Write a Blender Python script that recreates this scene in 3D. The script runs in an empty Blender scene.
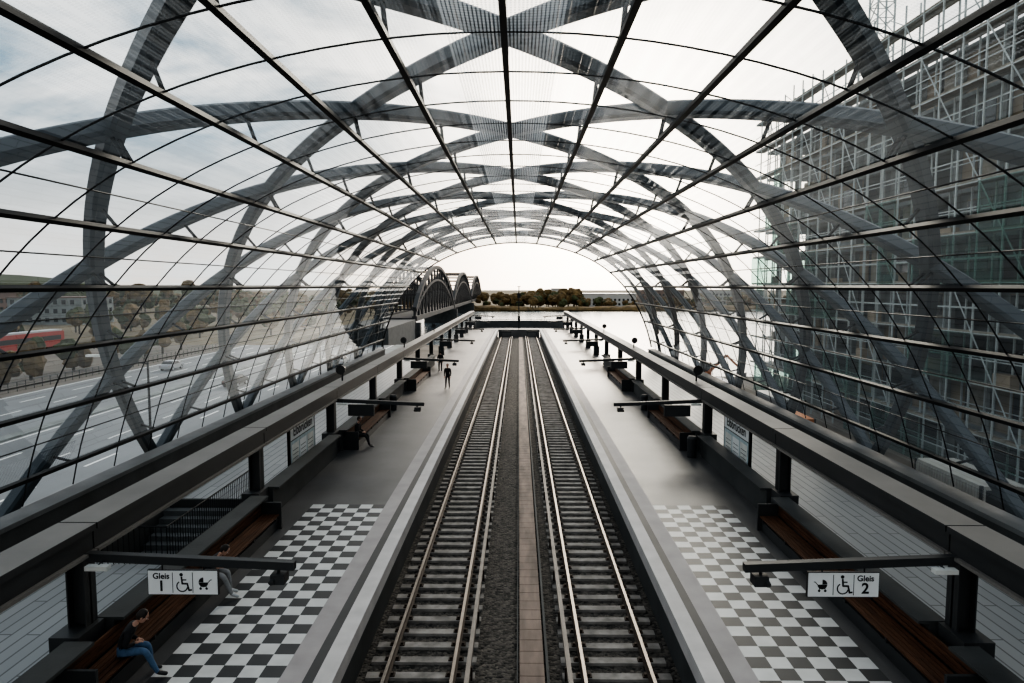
import bpy, bmesh, math, random
from mathutils import Vector, Matrix
random.seed(7)
scene = bpy.context.scene
R = math.radians

# ------------------------------------------------------------------ materials
def newmat(name):
    m = bpy.data.materials.new(name); m.use_nodes = True
    nt = m.node_tree; nt.nodes.clear()
    out = nt.nodes.new('ShaderNodeOutputMaterial')
    return m, nt, out

def mat(name, c, rough=0.6, metal=0.0, nscale=3.0, namt=0.15, bump=0.0, bscale=None, stretch=(1,1,1), spec=0.5):
    m, nt, out = newmat(name)
    p = nt.nodes.new('ShaderNodeBsdfPrincipled')
    tc = nt.nodes.new('ShaderNodeTexCoord'); mp = nt.nodes.new('ShaderNodeMapping')
    mp.inputs['Scale'].default_value = stretch
    nt.links.new(tc.outputs['Object'], mp.inputs['Vector'])
    n = nt.nodes.new('ShaderNodeTexNoise'); n.inputs['Scale'].default_value = nscale; n.inputs['Detail'].default_value = 5
    nt.links.new(mp.outputs['Vector'], n.inputs['Vector'])
    cr = nt.nodes.new('ShaderNodeValToRGB')
    cr.color_ramp.elements[0].position = 0.3; cr.color_ramp.elements[1].position = 0.7
    lo = [max(0, x*(1-namt)) for x in c]; hi = [min(1, x*(1+namt)) for x in c]
    cr.color_ramp.elements[0].color = (*lo, 1); cr.color_ramp.elements[1].color = (*hi, 1)
    nt.links.new(n.outputs['Fac'], cr.inputs['Fac'])
    nt.links.new(cr.outputs['Color'], p.inputs['Base Color'])
    p.inputs['Roughness'].default_value = rough; p.inputs['Metallic'].default_value = metal
    p.inputs['Specular IOR Level'].default_value = spec
    if bump > 0:
        n2 = nt.nodes.new('ShaderNodeTexNoise'); n2.inputs['Scale'].default_value = bscale or nscale*8; n2.inputs['Detail'].default_value = 4
        nt.links.new(mp.outputs['Vector'], n2.inputs['Vector'])
        b = nt.nodes.new('ShaderNodeBump'); b.inputs['Strength'].default_value = bump; b.inputs['Distance'].default_value = 0.05
        nt.links.new(n2.outputs['Fac'], b.inputs['Height']); nt.links.new(b.outputs['Normal'], p.inputs['Normal'])
    nt.links.new(p.outputs['BSDF'], out.inputs['Surface'])
    return m

def glassmat(name, tint=(0.8, 0.84, 0.86), refl=0.10, frit=0.0, dots=False, fk=0.3):
    m, nt, out = newmat(name)
    tr = nt.nodes.new('ShaderNodeBsdfTransparent'); tr.inputs['Color'].default_value = (*tint, 1)
    gl = nt.nodes.new('ShaderNodeBsdfGlossy'); gl.inputs['Roughness'].default_value = 0.02; gl.inputs['Color'].default_value = (0.9, 0.95, 1, 1)
    fr = nt.nodes.new('ShaderNodeLayerWeight'); fr.inputs['Blend'].default_value = 0.2
    mr = nt.nodes.new('ShaderNodeMath'); mr.operation = 'MULTIPLY_ADD'
    mr.inputs[1].default_value = fk; mr.inputs[2].default_value = refl*0.5
    nt.links.new(fr.outputs['Fresnel'], mr.inputs[0])
    mx = nt.nodes.new('ShaderNodeMixShader')
    nt.links.new(mr.outputs[0], mx.inputs['Fac']); nt.links.new(tr.outputs[0], mx.inputs[1]); nt.links.new(gl.outputs[0], mx.inputs[2])
    last = mx
    if frit > 0:
        df = nt.nodes.new('ShaderNodeBsdfDiffuse'); df.inputs['Color'].default_value = (0.8, 0.82, 0.82, 1)
        tl = nt.nodes.new('ShaderNodeBsdfTranslucent'); tl.inputs['Color'].default_value = (0.85, 0.87, 0.87, 1)
        m1 = nt.nodes.new('ShaderNodeMixShader'); m1.inputs['Fac'].default_value = 0.7
        nt.links.new(df.outputs[0], m1.inputs[1]); nt.links.new(tl.outputs[0], m1.inputs[2])
        m2 = nt.nodes.new('ShaderNodeMixShader')
        if dots:
            tc = nt.nodes.new('ShaderNodeTexCoord')
            v = nt.nodes.new('ShaderNodeTexVoronoi'); v.inputs['Scale'].default_value = 16; v.inputs['Randomness'].default_value = 0.0
            nt.links.new(tc.outputs['Object'], v.inputs['Vector'])
            lt = nt.nodes.new('ShaderNodeMath'); lt.operation = 'LESS_THAN'; lt.inputs[1].default_value = 0.45
            nt.links.new(v.outputs['Distance'], lt.inputs[0])
            mm = nt.nodes.new('ShaderNodeMath'); mm.operation = 'MULTIPLY'; mm.inputs[1].default_value = frit
            nt.links.new(lt.outputs[0], mm.inputs[0]); nt.links.new(mm.outputs[0], m2.inputs['Fac'])
        else:
            m2.inputs['Fac'].default_value = frit
        nt.links.new(mx.outputs[0], m2.inputs[1]); nt.links.new(m1.outputs[0], m2.inputs[2]); last = m2
    nt.links.new(last.outputs[0], out.inputs['Surface'])
    return m

def ballastmat():
    m, nt, out = newmat('ballast')
    p = nt.nodes.new('ShaderNodeBsdfPrincipled'); tc = nt.nodes.new('ShaderNodeTexCoord')
    v = nt.nodes.new('ShaderNodeTexVoronoi'); v.inputs['Scale'].default_value = 13
    nt.links.new(tc.outputs['Object'], v.inputs['Vector'])
    bw = nt.nodes.new('ShaderNodeSeparateColor'); nt.links.new(v.outputs['Color'], bw.inputs[0])
    cr = nt.nodes.new('ShaderNodeValToRGB')
    cr.color_ramp.elements[0].color = (0.008, 0.008, 0.007, 1); cr.color_ramp.elements[1].color = (0.12, 0.105, 0.09, 1)
    nt.links.new(bw.outputs[0], cr.inputs['Fac']); nt.links.new(cr.outputs[0], p.inputs['Base Color'])
    b = nt.nodes.new('ShaderNodeBump'); b.invert = True; b.inputs['Strength'].default_value = 0.9; b.inputs['Distance'].default_value = 0.04
    nt.links.new(v.outputs['Distance'], b.inputs['Height']); nt.links.new(b.outputs[0], p.inputs['Normal'])
    p.inputs['Roughness'].default_value = 0.9
    nt.links.new(p.outputs[0], out.inputs['Surface']); return m

def brickmat(name, c1, c2, mortar, w, h, ms=0.012, rough=0.5, offset=0.0, rot=0):
    m, nt, out = newmat(name)
    p = nt.nodes.new('ShaderNodeBsdfPrincipled'); tc = nt.nodes.new('ShaderNodeTexCoord')
    mp = nt.nodes.new('ShaderNodeMapping'); mp.inputs['Rotation'].default_value = (0, 0, rot)
    b = nt.nodes.new('ShaderNodeTexBrick'); b.offset = offset
    b.inputs['Scale'].default_value = 1; b.inputs['Brick Width'].default_value = w; b.inputs['Row Height'].default_value = h
    b.inputs['Mortar Size'].default_value = ms; b.inputs['Color1'].default_value = (*c1, 1); b.inputs['Color2'].default_value = (*c2, 1); b.inputs['Mortar'].default_value = (*mortar, 1)
    nt.links.new(tc.outputs['Object'], mp.inputs[0]); nt.links.new(mp.outputs[0], b.inputs['Vector'])
    nt.links.new(b.outputs['Color'], p.inputs['Base Color']); p.inputs['Roughness'].default_value = rough
    nt.links.new(p.outputs[0], out.inputs['Surface']); return m

def checkermat(size):
    m, nt, out = newmat('checker_tiles')
    p = nt.nodes.new('ShaderNodeBsdfPrincipled'); tc = nt.nodes.new('ShaderNodeTexCoord')
    mp = nt.nodes.new('ShaderNodeMapping'); mp.inputs['Location'].default_value = (0.0, 0.0, 0.123)
    ch = nt.nodes.new('ShaderNodeTexChecker'); ch.inputs['Scale'].default_value = 1/size
    ch.inputs['Color1'].default_value = (0.66, 0.655, 0.635, 1); ch.inputs['Color2'].default_value = (0.035, 0.037, 0.04, 1)
    nt.links.new(tc.outputs['Object'], mp.inputs[0]); nt.links.new(mp.outputs[0], ch.inputs['Vector'])
    n = nt.nodes.new('ShaderNodeTexNoise'); n.inputs['Scale'].default_value = 2.5
    nt.links.new(tc.outputs['Object'], n.inputs['Vector'])
    mx = nt.nodes.new('ShaderNodeMix'); mx.data_type = 'RGBA'; mx.blend_type = 'MULTIPLY'; mx.inputs[0].default_value = 0.3
    nt.links.new(ch.outputs['Color'], mx.inputs[6]); nt.links.new(n.outputs['Fac'], mx.inputs[7])
    nt.links.new(mx.outputs[2], p.inputs['Base Color']); p.inputs['Roughness'].default_value = 0.5
    nt.links.new(p.outputs[0], out.inputs['Surface']); return m

def watermat():
    m, nt, out = newmat('river_water')
    p = nt.nodes.new('ShaderNodeBsdfPrincipled'); tc = nt.nodes.new('ShaderNodeTexCoord')
    mp = nt.nodes.new('ShaderNodeMapping'); mp.inputs['Scale'].default_value = (0.3, 1.0, 1)
    n = nt.nodes.new('ShaderNodeTexNoise'); n.inputs['Scale'].default_value = 0.9; n.inputs['Detail'].default_value = 5
    nt.links.new(tc.outputs['Object'], mp.inputs[0]); nt.links.new(mp.outputs[0], n.inputs['Vector'])
    b = nt.nodes.new('ShaderNodeBump'); b.inputs['Strength'].default_value = 0.18; b.inputs['Distance'].default_value = 0.12
    nt.links.new(n.outputs['Fac'], b.inputs['Height']); nt.links.new(b.outputs[0], p.inputs['Normal'])
    p.inputs['Base Color'].default_value = (0.20, 0.24, 0.26, 1); p.inputs['Roughness'].default_value = 0.2
    p.inputs['IOR'].default_value = 1.55
    nt.links.new(p.outputs[0], out.inputs['Surface']); return m

M = {}
M['rib'] = mat('rib_steel_paint', (0.046, 0.058, 0.067), 0.38, 0.0, 0.8, 0.12)
M['mull'] = mat('mullion_black_metal', (0.010, 0.011, 0.012), 0.55, 0.0, 2, 0.1, spec=0.3)
M['glass'] = glassmat('canopy_glass', (0.87, 0.905, 0.92), 0.03, fk=0.24)
M['glassf'] = glassmat('canopy_glass_fritted', (0.87, 0.905, 0.92), 0.03, 0.14, True, 0.15)
M['glassff'] = glassmat('canopy_glass_dense_frit', (0.90, 0.93, 0.93), 0.03, 0.50, True, 0.15)
M['asph'] = mat('platform_asphalt', (0.082, 0.081, 0.081), 0.45, 0, 0.7, 0.2, 0.1, 60, spec=0.45)
M['white'] = mat('edge_paving_white', (0.50, 0.475, 0.46), 0.65, 0, 1.5, 0.12, 0.05, 30)
M['pale'] = mat('tactile_paving_pale', (0.33, 0.305, 0.30), 0.65, 0, 1.5, 0.12, 0.1, 40)
M['darkband'] = mat('dark_paving_band', (0.035, 0.036, 0.039), 0.6, 0, 2, 0.15)
M['check'] = checkermat(0.4)
M['deck'] = brickmat('side_deck_panels', (0.27, 0.28, 0.285), (0.235, 0.245, 0.25), (0.09, 0.095, 0.10), 3.0, 0.3, 0.02, 0.45, 0.5, R(90))
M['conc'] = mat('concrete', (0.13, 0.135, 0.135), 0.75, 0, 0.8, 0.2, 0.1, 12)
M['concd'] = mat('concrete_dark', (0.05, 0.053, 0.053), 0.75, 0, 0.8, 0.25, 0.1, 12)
M['ballast'] = ballastmat()
M['sleeper'] = mat('sleeper_concrete', (0.25, 0.23, 0.21), 0.85, 0, 3, 0.4, 0.2, 30)
M['railside'] = mat('rail_rust', (0.045, 0.030, 0.021), 0.7, 0.3, 6, 0.25)
M['railtop'] = mat('rail_head_polished', (0.20, 0.175, 0.155), 0.4, 0.75, 6, 0.1)
M['third'] = mat('third_rail_cover', (0.23, 0.195, 0.165), 0.6, 0, 2, 0.15)
M['plank'] = mat('walkway_planks', (0.21, 0.155, 0.125), 0.75, 0, 1.2, 0.3, 0.1, 20, (3, 0.6, 1))
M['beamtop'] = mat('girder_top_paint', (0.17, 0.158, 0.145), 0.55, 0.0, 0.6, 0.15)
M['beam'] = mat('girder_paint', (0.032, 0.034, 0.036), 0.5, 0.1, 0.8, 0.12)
M['wood'] = mat('bench_wood', (0.088, 0.040, 0.021), 0.65, 0, 3, 0.4, 0.1, 30, (4, 0.4, 4), spec=0.25)
M['signw'] = mat('sign_white', (0.82, 0.83, 0.82), 0.4, 0, 2, 0.02)
M['signk'] = mat('sign_black', (0.01, 0.01, 0.012), 0.5, 0, 2, 0.02)
M['poster'] = mat('poster_print', (0.45, 0.54, 0.56), 0.3, 0, 4, 0.2)
M['road'] = mat('road_asphalt', (0.17, 0.178, 0.185), 0.7, 0, 0.1, 0.15)
M['line'] = mat('road_marking', (0.75, 0.75, 0.73), 0.7, 0, 1, 0.05)
M['ground'] = mat('site_ground', (0.13, 0.11, 0.088), 0.95, 0, 0.15, 0.4, 0.3, 2)
M['grass'] = mat('bank_ground', (0.13, 0.10, 0.055), 0.95, 0, 0.3, 0.4)
M['water'] = watermat()
M['bridge'] = mat('bridge_iron', (0.016, 0.018, 0.02), 0.7, 0.0, 0.3, 0.15)
M['leafa'] = mat('autumn_leaves_brown', (0.12, 0.078, 0.03), 0.9, 0, 0.4, 0.5, 0.6, 1.5)
M['leafb'] = mat('autumn_leaves_green', (0.06, 0.068, 0.028), 0.9, 0, 0.4, 0.5, 0.6, 1.5)
M['bark'] = mat('bark', (0.05, 0.04, 0.03), 0.9)
M['scaf'] = mat('scaffold_tube', (0.46, 0.50, 0.49), 0.5, 0.2, 1, 0.15)
M['scplank'] = mat('scaffold_plank', (0.25, 0.225, 0.18), 0.8, 0, 1, 0.3)
M['bwall'] = mat('unfinished_wall', (0.06, 0.07, 0.075), 0.85, 0, 0.3, 0.4)
M['bslab'] = mat('slab_edge', (0.19, 0.205, 0.20), 0.8, 0, 0.4, 0.25)
M['bwarm'] = mat('insulation_board_warm', (0.30, 0.24, 0.17), 0.8, 0, 0.4, 0.25)
M['window'] = mat('dark_window', (0.015, 0.022, 0.026), 0.15, 0, 1, 0.2)
M['net'] = glassmat('scaffold_netting', (0.42, 0.62, 0.56), 0.0, 0.10, False, 0.0)
M['red'] = mat('red_paint', (0.36, 0.03, 0.02), 0.5, 0, 1, 0.1)
M['orange'] = mat('orange_paint', (0.50, 0.15, 0.03), 0.5, 0, 1, 0.1)
M['blue'] = mat('blue_paint', (0.05, 0.10, 0.20), 0.5, 0, 1, 0.1)
M['silver'] = mat('silver_paint', (0.40, 0.41, 0.42), 0.35, 0.4, 1, 0.05)
M['cream'] = mat('container_cream', (0.46, 0.45, 0.41), 0.5, 0, 1, 0.1)
M['black'] = mat('black_plastic', (0.015, 0.015, 0.016), 0.5, 0, 1, 0.1)
M['bld'] = mat('building_plaster', (0.40, 0.385, 0.36), 0.8, 0, 0.1, 0.1)
M['roof'] = mat('building_roof', (0.14, 0.085, 0.065), 0.8, 0, 0.3, 0.2)
M['lamp'] = mat('lamp_diffuser', (0.7, 0.7, 0.66), 0.4)
M['skin'] = mat('skin', (0.45, 0.26, 0.19), 0.55, 0, 8, 0.05)
M['hair'] = mat('hair_dark', (0.02, 0.014, 0.01), 0.6, 0, 20, 0.3)
M['jacket'] = mat('jacket_black', (0.012, 0.012, 0.015), 0.8, 0, 10, 0.2, 0.2, 30)
M['jeans'] = mat('jeans_blue', (0.07, 0.13, 0.22), 0.85, 0, 12, 0.2, 0.1, 60)
M['greytr'] = mat('trousers_grey', (0.25, 0.25, 0.25), 0.85, 0, 12, 0.15)
M['darktr'] = mat('trousers_dark', (0.02, 0.02, 0.025), 0.85, 0, 12, 0.15)
M['shoe'] = mat('shoe_white', (0.5, 0.5, 0.5), 0.6)
M['shoek'] = mat('shoe_black', (0.02, 0.02, 0.02), 0.5)
M['lips'] = mat('lips', (0.30, 0.10, 0.08), 0.6)

# ------------------------------------------------------------------ builders
class MB:
    def __init__(s): s.v = []; s.f = []; s.m = []
    def quad(s, a, b, c, d, mi=0):
        n = len(s.v); s.v += [tuple(a), tuple(b), tuple(c), tuple(d)]; s.f.append((n, n+1, n+2, n+3)); s.m.append(mi)
    def poly(s, pts, mi=0):
        n = len(s.v); s.v += [tuple(p) for p in pts]; s.f.append(tuple(range(n, n+len(pts)))); s.m.append(mi)
    def box(s, x0, x1, y0, y1, z0, z1, mi=0, top=None):
        if x0 > x1: x0, x1 = x1, x0
        n = len(s.v)
        s.v += [(x0,y0,z0),(x1,y0,z0),(x1,y1,z0),(x0,y1,z0),(x0,y0,z1),(x1,y0,z1),(x1,y1,z1),(x0,y1,z1)]
        s.f += [(n,n+3,n+2,n+1),(n+4,n+5,n+6,n+7),(n,n+1,n+5,n+4),(n+1,n+2,n+6,n+5),(n+2,n+3,n+7,n+6),(n+3,n,n+4,n+7)]
        s.m += [mi, mi if top is None else top, mi, mi, mi, mi]
    def tube(s, p0, p1, r, seg=4, mi=0, r1=None):
        p0 = Vector(p0); p1 = Vector(p1); d = p1-p0
        if d.length < 1e-6: return
        d.normalize(); up = Vector((0,0,1)) if abs(d.z) < 0.95 else Vector((1,0,0))
        a = d.cross(up).normalized(); b = a.cross(d)
        n = len(s.v); r1 = r if r1 is None else r1
        for (p, rr) in ((p0, r), (p1, r1)):
            for i in range(seg):
                t = 2*math.pi*(i+0.5)/seg
                s.v.append(tuple(p + a*math.cos(t)*rr + b*math.sin(t)*rr))
        for i in range(seg):
            j = (i+1) % seg
            s.f.append((n+i, n+j, n+seg+j, n+seg+i)); s.m.append(mi)
        s.f.append(tuple(n+i for i in range(seg))[::-1]); s.m.append(mi)
        s.f.append(tuple(n+seg+i for i in range(seg))); s.m.append(mi)
    def sweep(s, pts, frames, prof, mi=0):
        n = len(s.v); k = len(prof)
        for p, (a, b) in zip(pts, frames):
            for (u, w) in prof: s.v.append(tuple(p + a*u + b*w))
        for i in range(len(pts)-1):
            for j in range(k):
                jj = (j+1) % k
                s.f.append((n+i*k+j, n+i*k+jj, n+(i+1)*k+jj, n+(i+1)*k+j)); s.m.append(mi)
        s.f.append(tuple(n+j for j in range(k))[::-1]); s.m.append(mi)
        s.f.append(tuple(n+(len(pts)-1)*k+j for j in range(k))); s.m.append(mi)
    def sphere(s, c, r, mi=0, seg=10, rings=7, sc=(1,1,1), jit=0.0):
        n = len(s.v); c = Vector(c)
        for i in range(1, rings):
            th = math.pi*i/rings
            for j in range(seg):
                ph = 2*math.pi*j/seg
                q = 1+random.uniform(-jit, jit)
                s.v.append((c.x+r*sc[0]*q*math.sin(th)*math.cos(ph), c.y+r*sc[1]*q*math.sin(th)*math.sin(ph), c.z+r*sc[2]*q*math.cos(th)))
        t = len(s.v); s.v.append((c.x, c.y, c.z+r*sc[2])); s.v.append((c.x, c.y, c.z-r*sc[2]))
        for i in range(rings-2):
            for j in range(seg):
                jj = (j+1) % seg
                s.f.append((n+i*seg+j, n+(i+1)*seg+j, n+(i+1)*seg+jj, n+i*seg+jj)); s.m.append(mi)
        for j in range(seg):
            jj = (j+1) % seg
            s.f.append((t, n+j, n+jj)); s.m.append(mi)
            s.f.append((t+1, n+(rings-2)*seg+jj, n+(rings-2)*seg+j)); s.m.append(mi)
    def make(s, name, mats, parent=None, smooth=False):
        me = bpy.data.meshes.new(name); me.from_pydata(s.v, [], s.f); me.update()
        for mm in mats: me.materials.append(mm)
        me.polygons.foreach_set('material_index', s.m)
        if smooth: me.polygons.foreach_set('use_smooth', [True]*len(s.f))
        o = bpy.data.objects.new(name, me); scene.collection.objects.link(o)
        if parent: o.parent = parent
        return o

def empty(name, loc=(0,0,0), rz=0):
    e = bpy.data.objects.new(name, None); scene.collection.objects.link(e)
    e.location = loc; e.rotation_euler = (0, 0, rz); e.empty_display_size = 0.3
    return e

def text(s, loc, size, rot, m, parent=None, name='lettering', align='CENTER', bold=0.0):
    c = bpy.data.curves.new(name, 'FONT'); c.body = s; c.size = size; c.align_x = align; c.align_y = 'CENTER'
    c.extrude = 0.002; c.offset = bold
    o = bpy.data.objects.new(name, c); scene.collection.objects.link(o)
    o.location = loc; o.rotation_euler = rot; c.materials.append(m)
    if parent: o.parent = parent
    return o

# ------------------------------------------------------------------ camera
CAMZ = 7.2
cam = bpy.data.cameras.new('camera'); cam.sensor_width = 36; cam.lens = 24; cam.clip_end = 5000; cam.clip_start = 0.1
co = bpy.data.objects.new('camera', cam); scene.collection.objects.link(co)
co.location = (0, 0, CAMZ)
co.rotation_euler = (R(90-4.65), 0, R(0.58))
scene.camera = co

# ------------------------------------------------------------------ canopy profile
CX = -0.25
STEP = 1.95
ang = [3, 9.5, 16, 24, 34, 45, 55, 64, 72, 79, 84]
def phi(u):
    t = u/STEP - 0.5
    if t <= 0: return R(ang[0]*max(0, (t+0.5)/0.5))
    i = int(t)
    if i >= len(ang)-1: return R(ang[-1])
    return R(ang[i]+(ang[i+1]-ang[i])*(t-i))
TOPZ = CAMZ+4.2
DU = 0.05
prof_tab = [(0.0, TOPZ)]
x = 0; z = TOPZ
for i in range(int(24/DU)):
    a = phi((i+0.5)*DU); x += math.cos(a)*DU; z -= math.sin(a)*DU
    prof_tab.append((x, z))
def shell(u, off=0.0):
    s = 1 if u >= 0 else -1; au = abs(u)
    k = min(au/DU, len(prof_tab)-2); i = int(k); t = k-i
    px = prof_tab[i][0]*(1-t)+prof_tab[i+1][0]*t; pz = prof_tab[i][1]*(1-t)+prof_tab[i+1][1]*t
    a = phi(au)
    return Vector((CX + s*(px+math.sin(a)*off), 0, pz+math.cos(a)*off)), Vector((s*math.sin(a), 0, math.cos(a)))

Y0, Y1 = -12.0, 67.0
canopy = empty('station_canopy')
UB = 9.4*STEP
mb = MB()
U1 = 3.85; SP = 8.47; KK = (SP/2)/U1
APEX0 = 13.8
UE = 20.2
ROFF = 0.75
w, d = 0.215, 0.19
ch = 0.07
rprof = [(-w+ch,-d),(w-ch,-d),(w,-d+ch),(w,d-ch),(w-ch,d),(-w+ch,d),(-w,d-ch),(-w,-d+ch)]
for sgn in (1, -1):
    for n in range(-6, 12):
        ya = APEX0+SP*n
        N = 90
        us = [-UE+2*UE*i/N for i in range(N+1)]
        run = []
        for u in us:
            yy = ya+sgn*KK*u
            if Y0 <= yy <= Y1-0.3:
                p, nn = shell(u, ROFF); p.y = yy
                q, _ = shell(u+0.05, ROFF); q.y = yy+sgn*KK*0.05
                t = (q-p).normalized()
                run.append((p, (t.cross(nn).normalized(), nn)))
        if len(run) > 2:
            mb.sweep([r[0] for r in run], [r[1] for r in run], rprof)
run = []
for i in range(101):
    u = -UE+2*UE*i/100
    p, nn = shell(u, ROFF); p.y = Y1
    run.append((p, (Vector((0,1,0)), nn)))
mb.sweep([r[0] for r in run], [r[1] for r in run], [(a*0.7, b*0.7) for a, b in rprof])
o = mb.make('steel_ribs', [M['rib']], canopy, True)
mod = o.modifiers.new('es', 'EDGE_SPLIT'); mod.split_angle = R(35)
mb = MB()
us_l = [i*STEP for i in range(-9, 10)]
for u in us_l:
    p, nn = shell(u); tt = Vector((0,1,0)).cross(nn)
    ww, dd = (0.055, 0.09)
    frs = [(tt, nn)]*2
    mb.sweep([p+Vector((0,Y0,0)), p+Vector((0,Y1,0))], frs, [(-ww,-dd),(ww,-dd),(ww,dd*0.3),(-ww,dd*0.3)])
TS = SP/4
ys = []
y = APEX0-SP*3
while y < Y1+0.01:
    if y > Y0: ys.append(y)
    y += TS
for y in ys+[Y1]:
    r = 0.014 if y != Y1 else 0.06
    pts = []; frs = []
    for i in range(61):
        u = -UB+2*UB*i/60
        p, nn = shell(u); p.y = y; pts.append(p); frs.append((Vector((0,1,0)), nn))
    mb.sweep(pts, frs, [(-r,-r),(r,-r),(r,r),(-r,r)])
for k in range(-9, 9):
    u = (k+0.5)*STEP
    if abs(u) > 4.4*STEP:
        p, nn = shell(u); tt = Vector((0,1,0)).cross(nn)
        mb.sweep([p+Vector((0,Y0,0)), p+Vector((0,Y1,0))], [(tt, nn)]*2, [(-.012,-.012),(.012,-.012),(.012,.012),(-.012,.012)])
for sgn in (1, -1):
    for n in range(-4, 9):
        ya = APEX0+SP*n
        for u in us_l:
            yy = ya+sgn*KK*u
            if Y0+1 < yy < Y1-1:
                a, nn = shell(u); b, _ = shell(u, 0.62); a.y = yy; b.y = yy
                mb.tube(a, b, 0.045, 6)
mb.make('glazing_mullions', [M['mull']], canopy)
mb = MB()
fine = 4
for k in range(-9, 9):
    for j in range(fine):
        ua = (k+j/fine)*STEP; ub = (k+(j+1)/fine)*STEP
        ac = abs(ua+ub)/2/STEP
        mi = 2 if ac < 0.5 else (1 if ac < 3.6 else 0)
        a, _ = shell(ua, -0.005); b, _ = shell(ub, -0.005)
        mb.quad((a.x, Y0, a.z), (b.x, Y0, b.z), (b.x, Y1, b.z), (a.x, Y1, a.z), mi)
a0, _ = shell(9*STEP); b0, _ = shell(UB)
for s in (1, -1):
    xa = CX+s*(a0.x-CX); xb = CX+s*(b0.x-CX)
    mb.quad((xa, Y0, a0.z), (xb, Y0, b0.z), (xb, Y1, b0.z), (xa, Y1, a0.z), 0)
mb.make('glass_panels', [M['glass'], M['glassf'], M['glassff']], canopy, True)

# ------------------------------------------------------------------ platforms
PE = 3.4
PEND = 113.0
PY0 = -12
for side, s in (('left', -1), ('right', 1)):
    mb = MB()
    def strip(xa, xb, y0, y1, mi, z1=0.0, z0=-0.35):
        mb.box(s*xa, s*xb, y0, y1, z0, z1, mi)
    strip(PE, 3.75, PY0, PEND, 1); strip(3.75, 3.95, PY0, PEND, 2); strip(3.95, 4.4, PY0, PEND, 3)
    strip(4.4, 6.8, PY0, 22.0, 4); strip(4.4, 6.8, 22.0, PEND, 0)
    strip(6.8, 8.3, PY0, PEND, 0)
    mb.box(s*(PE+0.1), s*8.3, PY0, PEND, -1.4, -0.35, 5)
    if s < 0:
        mb.box(s*8.3, s*12.8, PY0, 17.2, -0.35, 0, 6)
        mb.box(s*8.3, s*12.8, 22.6, Y1, -0.35, 0, 6)
        mb.box(s*8.3, s*9.2, 17.2, 22.6, -0.35, 0, 6)
        mb.box(s*11.9, s*12.8, 17.2, 22.6, -0.35, 0, 6)
    else:
        mb.box(s*8.3, s*12.6, PY0, Y1, -0.35, 0, 6)
    mb.make('platform_floor_'+side, [M['asph'], M['white'], M['darkband'], M['pale'], M['check'], M['concd'], M['deck']])
    mb = MB()
    bx = abs(b0.x-CX)
    xk = CX+s*bx
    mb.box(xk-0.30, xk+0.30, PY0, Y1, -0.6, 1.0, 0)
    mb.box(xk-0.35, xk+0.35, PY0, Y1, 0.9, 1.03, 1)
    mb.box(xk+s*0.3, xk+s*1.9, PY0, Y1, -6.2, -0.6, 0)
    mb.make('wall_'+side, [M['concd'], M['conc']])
mb = MB(); mb.box(-8.3, 8.3, 113.0, 120.5, -0.35, 0.0, 0); mb.box(-3.4, 3.4, 113.0, 113.3, -1.9, -0.35, 0)
mb.make('platform_floor_end', [M['asph']])

mb = MB()
mb.box(-3.5, 3.5, PY0, 113, -1.9, -1.27, 0)
mb.make('ballast_bed', [M['ballast']])
mb = MB()
mb.box(-9.0, 9.0, Y1+0.1, 121, -2.6, -1.91, 0)
for y in (75, 92, 109):
    mb.box(-8, 8, y, y+2, -10.5, -2.6, 0)
mb.make('viaduct_deck', [M['concd']])

def rail(mb, xr, y0, y1, zt):
    prof = [(-.07,-.16),(.07,-.16),(.07,-.145),(.012,-.12),(.012,-.045),(.036,-.03),(.036,0),(-.036,0),(-.036,-.03),(-.012,-.045),(-.012,-.12),(-.07,-.145)]
    n = len(mb.v)
    for y in (y0, y1):
        for (a, b) in prof: mb.v.append((xr+a, y, zt+b))
    k = len(prof)
    for j in range(k):
        jj = (j+1) % k
        mb.f.append((n+j, n+jj, n+k+jj, n+k+j)); mb.m.append(1 if j == 6 else 0)
for side, s in (('l', -1), ('r', 1)):
    par = empty('railway_track')
    mb = MB()
    for g in (1.41, 2.845): rail(mb, s*g, PY0, 112, -1.02)
    mb.make('rails', [M['railside'], M['railtop']], par)
    mb = MB()
    y = PY0+0.3
    while y < 112:
        xa, xb = s*0.95, s*3.3
        x0, x1 = min(xa, xb), max(xa, xb)
        mb.box(x0, x1, y-0.12, y+0.12, -1.27, -1.2, 0)
        for g in (1.41, 2.845):
            mb.box(s*g-0.17, s*g+0.17, y-0.07, y+0.07, -1.2, -1.175, 1)
            for q in (-0.11, 0.11): mb.box(s*g+q-0.03, s*g+q+0.03, y-0.04, y+0.04, -1.175, -1.13, 1)
        y += 0.63
    mb.make('sleepers', [M['sleeper'], M['railside']], par)
    mb = MB()
    mb.box(s*1.03, s*1.13, PY0, 111, -0.98, -0.93, 0)
    mb.box(s*1.03, s*1.045, PY0, 111, -1.08, -0.98, 0)
    y = PY0+1
    while y < 111:
        mb.box(s*0.99, s*1.035, y, y+0.06, -1.25, -0.95, 1); y += 2.5
    mb.box(s*1.06, s*1.11, PY0, 111, -1.06, -1.0, 1)
    mb.make('third_rail', [M['third'], M['railside']], par)
    mb = MB()
    for g in (1.41, 2.845):
        mb.tube((s*g, 111.9, -1.0), (s*g, 110.6, -0.3), 0.07); mb.tube((s*g, 110.6, -1.0), (s*g, 110.6, -0.2), 0.07)
    mb.box(s*1.2, s*3.05, 110.4, 110.6, -0.35, -0.05)
    mb.make('buffer_stop', [M['beam']], par)

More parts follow.
